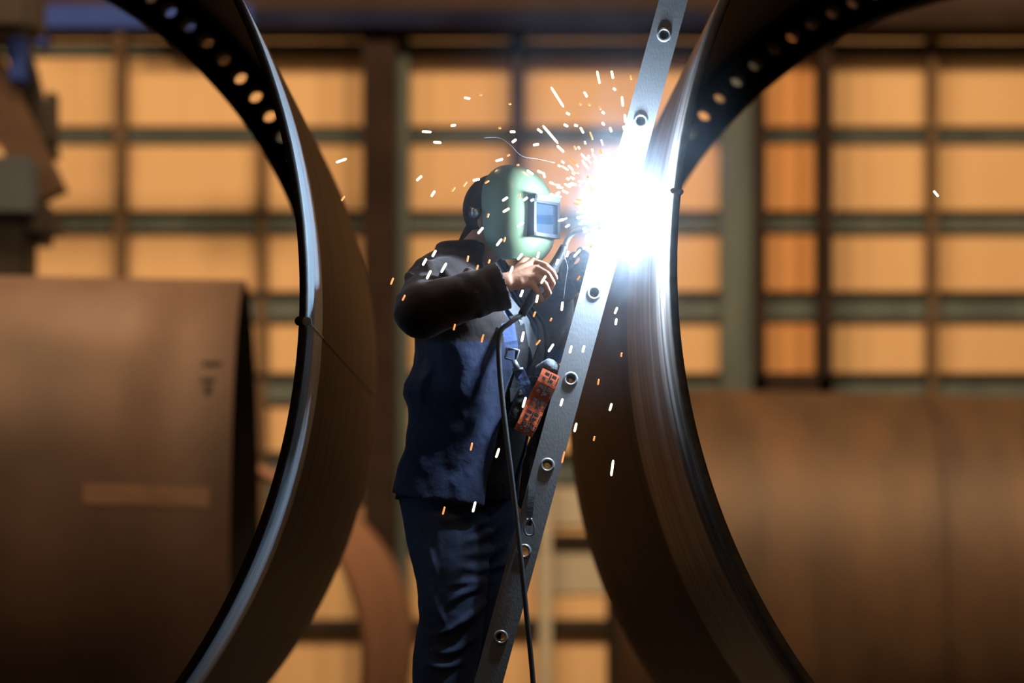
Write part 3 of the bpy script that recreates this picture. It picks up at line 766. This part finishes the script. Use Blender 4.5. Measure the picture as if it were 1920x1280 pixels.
# bunched grey webbing loop at the top of the orange strap and black pouch beside it
bm = bmesh.new(); chain(bm, [(P(1012,690,8.60), .014), (P(1030,684,8.57), .020), (P(1046,694,8.57), .016), (P(1052,708,8.58), .010)], 14)
chain(bm, [(P(1010,700,8.60), .010), (P(1040,702,8.585), .012)], 12)
o = obj('gathered_webbing', bm, M['greyweb'], hr); remesh(o, .004, 2, [(.006, .02)])
bm = bmesh.new(); chain(bm, [(P(1000,716,8.62), .022), (P(980,745,8.61), .026), (P(962,790,8.61), .022)], 16); chain(bm, [(P(1040,745,8.63), .02), (P(1018,800,8.64), .026), (P(998,870,8.64), .03), (P(985,945,8.65), .022)], 16)
o = obj('pouch', bm, M['leather'], hr); remesh(o, .005, 3, [(.008, .03)])
# hanging lanyard with a hook
bm = bmesh.new(); c = cr_pts([P(1002,750,8.60), P(1000,850,8.59), P(996,930,8.54), P(990,985,8.535)], 6)
add_strap(bm, c, Vector((0,-1,0)), .020, .004); obj('lanyard', bm, M['web'], hr, smooth=False)
bm = bmesh.new(); hk = P(993, 990, 8.53)
add_tube(bm, cr_pts([hk+Vector((-.006,0,.03)), hk+Vector((-.016,0,.0)), hk+Vector((-.008,0,-.02)), hk+Vector((.010,0,-.018)), hk+Vector((.014,0,.004)), hk+Vector((.004,0,.03))], 5), .0035, 10)
obj('hook', bm, M['steel'], hr)

# left glove steadying the torch
bm = bmesh.new()
GW, GP = P(1040, 556, 8.86), P(1072, 520, 8.76)
chain(bm, [(GW, .050), (P(1054, 542, 8.82), .046), (GP, .042)], 24)
for j, (a_, b_, c_) in enumerate((((1092,498,8.70),(1100,482,8.66),(1088,470,8.64)), ((1098,512,8.70),(1106,498,8.65),(1094,484,8.63)), ((1100,528,8.71),(1108,514,8.66),(1096,500,8.64)), ((1096,544,8.73),(1104,532,8.69),(1094,518,8.66)))):
    chain(bm, [(GP, .03), (P(*a_), .017), (P(*b_), .015), (P(*c_), .013)], 14)
chain(bm, [(P(1056,520,8.74), .022), (P(1062,495,8.68), .017), (P(1076,480,8.66), .014)], 14)
gl = obj('glove', bm, M['leather'], per); gl['label'] = 'dark leather glove steadying the torch'; remesh(gl, .005, 3, [(.006, .03)])

# ------------------------------------------------------------------ torch and its cable
tor = thing('welding_torch', 'welding torch held at the arc, its cable hanging past the trousers', 'welding torch', P(1010, 540, 8.47))
bm = bmesh.new(); c = cr_pts([P(978,590,8.46), P(998,556,8.465), P(1020,528,8.475), P(1044,490,8.50), P(1058,462,8.51)], 5)
add_tube(bm, c, [.012+.005*math.sin(PI*k/(len(c)-1)) for k in range(len(c))], 16); obj('handle', bm, M['black'], tor)
bm = bmesh.new(); c = cr_pts([P(1058,462,8.51), P(1070,440,8.51), P(1095,428,8.50), P(1122,424,8.49)], 6); add_tube(bm, c, .0085, 14); obj('swan_neck', bm, M['steel'], tor)
bm = bmesh.new(); add_tube(bm, [P(1120,424,8.49), P(1150,418,8.48)], [.013,.010], 18); obj('nozzle', bm, M['copper'], tor)
bm = bmesh.new(); c = cr_pts([P(978,590,8.46), P(955,606,8.43), P(937,625,8.42), P(936,680,8.42), P(943,760,8.425), P(955,860,8.43), P(967,960,8.44), P(977,1050,8.44), P(985,1130,8.44), P(1000,1285,8.44), P(1012,1500,8.42), P(1020,1800,8.36), P(1030,2200,8.28)]+[Vector((P(1040,0,8.2).x+.1, 8.1, .02)), Vector((.9, 7.9, .015)), Vector((1.8, 7.7, .015))], 8)
add_tube(bm, c, .0078, 12); obj('cable', bm, M['rubber'], tor)

# ------------------------------------------------------------------ the arc, its light, smoke and sparks
ARC = P(1188, 402, 8.482)
bm = bmesh.new(); add_ell(bm, ARC, (.020,.016,.022), None, 16, 10)
tag(obj('welding_arc', bm, M['arc']), 'blinding white welding arc at the rim of the right drum', 'arc')
def light(name, kind, loc, power, col, **k):
    l = bpy.data.lights.new(name, kind); l.energy = power; l.color = col
    for a_, v in k.items(): setattr(l, a_, v)
    o = bpy.data.objects.new(name, l); C.objects.link(o); o.location = loc; return o
light('arc_light', 'POINT', ARC, 140, (.62,.80,1.0), shadow_soft_size=.03)
SOD = (1.0,.60,.30)
# sodium high-bay lamps under the roof, plus a warm fill lamp
def bay(x, y, z, power, size=1.2, col=SOD, aim=None):
    o = light('high_bay_or_fill', 'AREA', (x, y, z), power, col, shape='DISK', size=size)
    if aim is not None: o.rotation_euler = (Vector(aim)-Vector((x, y, z))).to_track_quat('-Z', 'Y').to_euler()
    return o
for x in (-9, -3, 3, 9):
    bay(x, 21, 12.8, 800, aim=(x, 35.2, 2.0))
for x in (-5, 5):
    bay(x, 15, 12.4, 300, 2.0, aim=(x*1.1, 20, 1))
bay(0, 3, 12.4, 80, 2.0, aim=(0, 9, 1))  # unseen camera-side lamp added as warm fill on the welder

# smoke: thin volume drifting up from the arc
def smoke(name, c, r, dens, col, label, scale=5.0, lo=.42, hi=.7):
    m = bpy.data.materials.new(name); m.use_nodes = True; nt = m.node_tree; N = nt.nodes; L = nt.links
    N.remove(N['Principled BSDF'])
    v = N.new('ShaderNodeVolumePrincipled'); v.inputs['Color'].default_value = (*col, 1); v.inputs['Anisotropy'].default_value = .0
    tc = N.new('ShaderNodeTexCoord'); no = N.new('ShaderNodeTexNoise'); no.inputs['Scale'].default_value = scale; no.inputs['Detail'].default_value = 5; no.inputs['Distortion'].default_value = .6
    L.new(tc.outputs['Object'], no.inputs['Vector'])
    mr = N.new('ShaderNodeMapRange'); mr.inputs['From Min'].default_value = lo; mr.inputs['From Max'].default_value = hi; mr.inputs['To Min'].default_value = .15; L.new(no.outputs['Fac'], mr.inputs['Value'])
    ln = N.new('ShaderNodeVectorMath'); ln.operation = 'LENGTH'; L.new(tc.outputs['Object'], ln.inputs[0])
    fo = N.new('ShaderNodeMapRange'); fo.inputs['From Min'].default_value = 1.0; fo.inputs['From Max'].default_value = .1; fo.interpolation_type = 'SMOOTHSTEP'; L.new(ln.outputs['Value'], fo.inputs['Value'])
    mu = N.new('ShaderNodeMath'); mu.operation = 'MULTIPLY'; L.new(mr.outputs[0], mu.inputs[0]); L.new(fo.outputs[0], mu.inputs[1])
    m2 = N.new('ShaderNodeMath'); m2.operation = 'MULTIPLY'; m2.inputs[1].default_value = dens; L.new(mu.outputs[0], m2.inputs[0])
    L.new(m2.outputs[0], v.inputs['Density']); L.new(v.outputs[0], N['Material Output'].inputs['Volume'])
    bm = bmesh.new(); bmesh.ops.create_uvsphere(bm, u_segments=32, v_segments=20, radius=1.0)
    o = obj(name, bm, m); o.location = c; o.scale = r
    return tag(o, label, 'smoke', kind='stuff')
smoke('welding_smoke', ARC+Vector((-.12,.02,.06)), (.62,.5,.75), .30, (.75,.85,1), 'thin bluish welding smoke drifting round the arc', 2.6)

smoke('arc_glow_fume', ARC+Vector((-.04,.0,.01)), (.20,.16,.35), 2.1, (.75,.86,1), 'dense fume added round the arc for its white glow', 6)  # dense volume added to give the arc its white glow
def spark_mesh(name, m):
    bm = bmesh.new(); add_caps(bm, (-.5+.16,0,0), (.5-.16,0,0), .16, .16, 10)
    for v in bm.verts: v.co.y *= 1; 
    me = bpy.data.meshes.new(name); bm.to_mesh(me); bm.free()
    for p in me.polygons: p.use_smooth = True
    me.materials.append(m); return me
SM = [spark_mesh('spark', M['spark']), spark_mesh('spark', M['spark_o'])]
def spark(px, py, dx, dy, kind, label, group, d=None, w=None):
    """glowing droplet stretched along its flight, dx, dy in px at the plane of the arc"""
    d = d or (8.33 + .04*math.sin(px*12.9+py*7.3))
    L = math.hypot(dx, dy)/F*d; w = w or (.0095 if kind == 0 else .0075)
    o = bpy.data.objects.new('spark', SM[kind]); C.objects.link(o); o.location = P(px, py, d)
    o.rotation_euler = (Vector((dx, 0, -dy)).to_track_quat('X', 'Z')).to_euler(); o.scale = (max(L, w*1.05), w/.32, w/.32)
    o.scale = (max(L, w*1.05), w*2.2, w*2.2)
    return tag(o, label, 'spark', group)
G1 = [ # above and beside the helmet
 (936,300,14,-4,0),(786,334,10,-9,0),(812,363,7,-11,0),(893,337,13,-3,0),(953,291,6,-2,1),(971,309,5,-1,1),(850,355,6,-8,1),(872,345,7,-9,1),
 (640,301,20,-7,0),(643,372,6,-9,1),(800,247,18,1,0),(820,267,15,1,0),(850,235,10,-1,0),(876,184,12,2,0),(901,178,4,0,1),(956,195,4,0,1),(937,240,5,0,1),(961,247,10,0,0),(964,264,8,-6,0),(814,475,7,-12,0)]
G2 = [ # over the helmet
 (913,341,8,-5,1),(947,373,10,-7,0),(949,394,12,-7,0),(901,432,10,-12,0),(976,421,12,-9,0),(936,454,10,-13,0),(946,449,3,-9,1),(915,404,2,-8,1),(974,368,2,-10,1),(985,373,8,-6,0),(998,375,6,-3,0),
 (994,323,12,8,0),(1012,322,9,4,0),(1020,328,3,10,0),(1034,343,8,3,0),(975,481,9,-12,0),(1009,478,3,-12,0),(1046,362,8,-4,0)]
G3 = [ # falling past jacket, hands and trousers
 (796,491,7,-13,0),(832,502,10,-18,0),(804,515,8,-16,0),(735,527,5,-13,1),(757,558,5,-11,1),(877,485,2,-12,1),(895,501,3,-9,1),(917,490,3,-8,1),(959,506,5,-14,0),(1045,491,4,-11,0),(1019,524,9,-15,0),
 (978,550,5,-13,0),(1007,560,3,-15,0),(1002,589,4,-10,1),(873,567,7,-14,0),(878,578,6,-14,0),(852,613,3,-12,1),(905,632,4,-11,1),(980,631,4,-19,0),(1054,574,2,-17,0),(1085,521,5,-8,1),(1033,599,3,-6,1),
 (904,637,3,-10,1),(1009,642,8,-10,1),(1033,652,10,-15,0),(983,754,6,-20,0),(884,837,3,-15,1),(933,849,6,-18,0),(889,950,5,-20,0),(832,957,4,-15,1),(1064,476,3,-11,0)]
G4 = [ # over the ladder and the right drum
 (1070,655,4,-14,0),(1094,654,3,-13,0),(1053,754,4,-14,0),(1079,801,4,-17,0),(1122,716,2,-11,1),(1114,822,2,-9,1),(1056,857,5,-22,1),(1145,763,4,-14,0),(1148,877,4,-30,0),(1155,582,5,-12,0),(1155,603,2,-12,0),(1165,665,1,-8,1),(1755,363,9,11,0)]
G5 = [ # rising above the arc
 (1098,177,6,10,0),(1152,167,4,3,0),(1148,140,3,15,0),(1122,145,5,24,0),(1045,182,24,38,0),(1065,213,7,4,0),(1032,252,29,34,0),(1051,279,13,12,0),(1012,245,9,7,0),(1005,271,11,-2,0),(1061,235,8,4,0),(1080,235,7,2,0),
 (1131,211,5,4,0),(1167,190,2,19,0),(1172,222,1,16,0),(1170,240,3,8,0),(1131,232,5,5,0),(1145,243,3,9,0),(1091,244,6,11,0),(1088,195,3,4,1),(1105,196,4,3,1),(1125,202,3,7,1),(1183,145,2,8,1)]
for lst, lab, g in ((G1, 'tiny glowing spark in the air above or behind the welder\'s head', 'sparks in the air round the helmet'),
                    (G2, 'tiny glowing spark in front of the pale green helmet', 'sparks over the helmet'),
                    (G3, 'tiny glowing spark falling past the dark jacket, hands and trousers', 'sparks falling past the welder'),
                    (G4, 'tiny glowing spark falling by the ladder\'s lower half or the right drum', 'sparks by the ladder and right drum'),
                    (G5, 'tiny glowing spark flying up above the arc, left of the ladder top', 'sparks flying up from the arc')):
    for s in lst: spark(*s, lab, g)
rs = random.Random(11)
for k in range(95):
    a_ = math.radians(rs.choice([rs.uniform(100, 172), rs.uniform(118, 235)])); r = rs.uniform(58, 150)*(1 if a_ < 3 else .85)
    px, py = 1172+r*math.cos(a_), 388-r*math.sin(a_)
    l = rs.uniform(5, 19) if rs.random() < .75 else 6; j = a_+rs.uniform(-.25, .25)
    spark(px, py, -l*math.cos(j), l*math.sin(j), 0 if rs.random() < .85 else 1, 'tiny glowing spark in the dense shower between helmet and arc', 'sparks in the shower beside the arc', d=8.38+rs.uniform(-.12, .12), w=rs.uniform(.006, .010))
# fine trails of smoke left by sparks
bm = bmesh.new(); add_tube(bm, cr_pts([P(1064,462,8.40), P(1058,478,8.40), P(1064,500,8.40), P(1060,530,8.40), P(1057,560,8.40)], 6), .0011, 6)
add_tube(bm, cr_pts([P(905,258,8.5), P(935,258,8.5), P(957,272,8.5), P(978,292,8.5), P(1010,298,8.5), P(1040,305,8.5)], 6), .0009, 6)
tag(obj('smoke_wisp', bm, M['trail']), 'two thin pale wisps of smoke trailing near the helmet', 'smoke', kind='stuff')

# ------------------------------------------------------------------ world and camera
w = bpy.data.worlds.new('World'); bpy.context.scene.world = w; w.use_nodes = True
w.node_tree.nodes['Background'].inputs[0].default_value = (.5,.45,.4,1); w.node_tree.nodes['Background'].inputs[1].default_value = .0
cam = bpy.data.cameras.new('camera'); co = bpy.data.objects.new('camera', cam); C.objects.link(co)
co.location = (0, 0, CZ); co.rotation_euler = (PI/2, 0, 0)
cam.lens = 100; cam.sensor_width = 36; cam.shift_y = (HY-640)/1920.0; cam.clip_end = 200
cam.dof.use_dof = True; cam.dof.focus_distance = 8.52; cam.dof.aperture_fstop = 1.6
sc = bpy.context.scene; sc.camera = co
sc.view_settings.view_transform = 'Standard'; sc.view_settings.look = 'None'; sc.view_settings.gamma = 1; sc.view_settings.exposure = 0
sc.view_settings.use_curve_mapping = False
sc.cycles.use_denoising = True
sc.cycles.volume_step_rate = 1.0; sc.cycles.max_bounces = 6; sc.cycles.volume_bounces = 0
sc.cycles.sample_clamp_indirect = 4
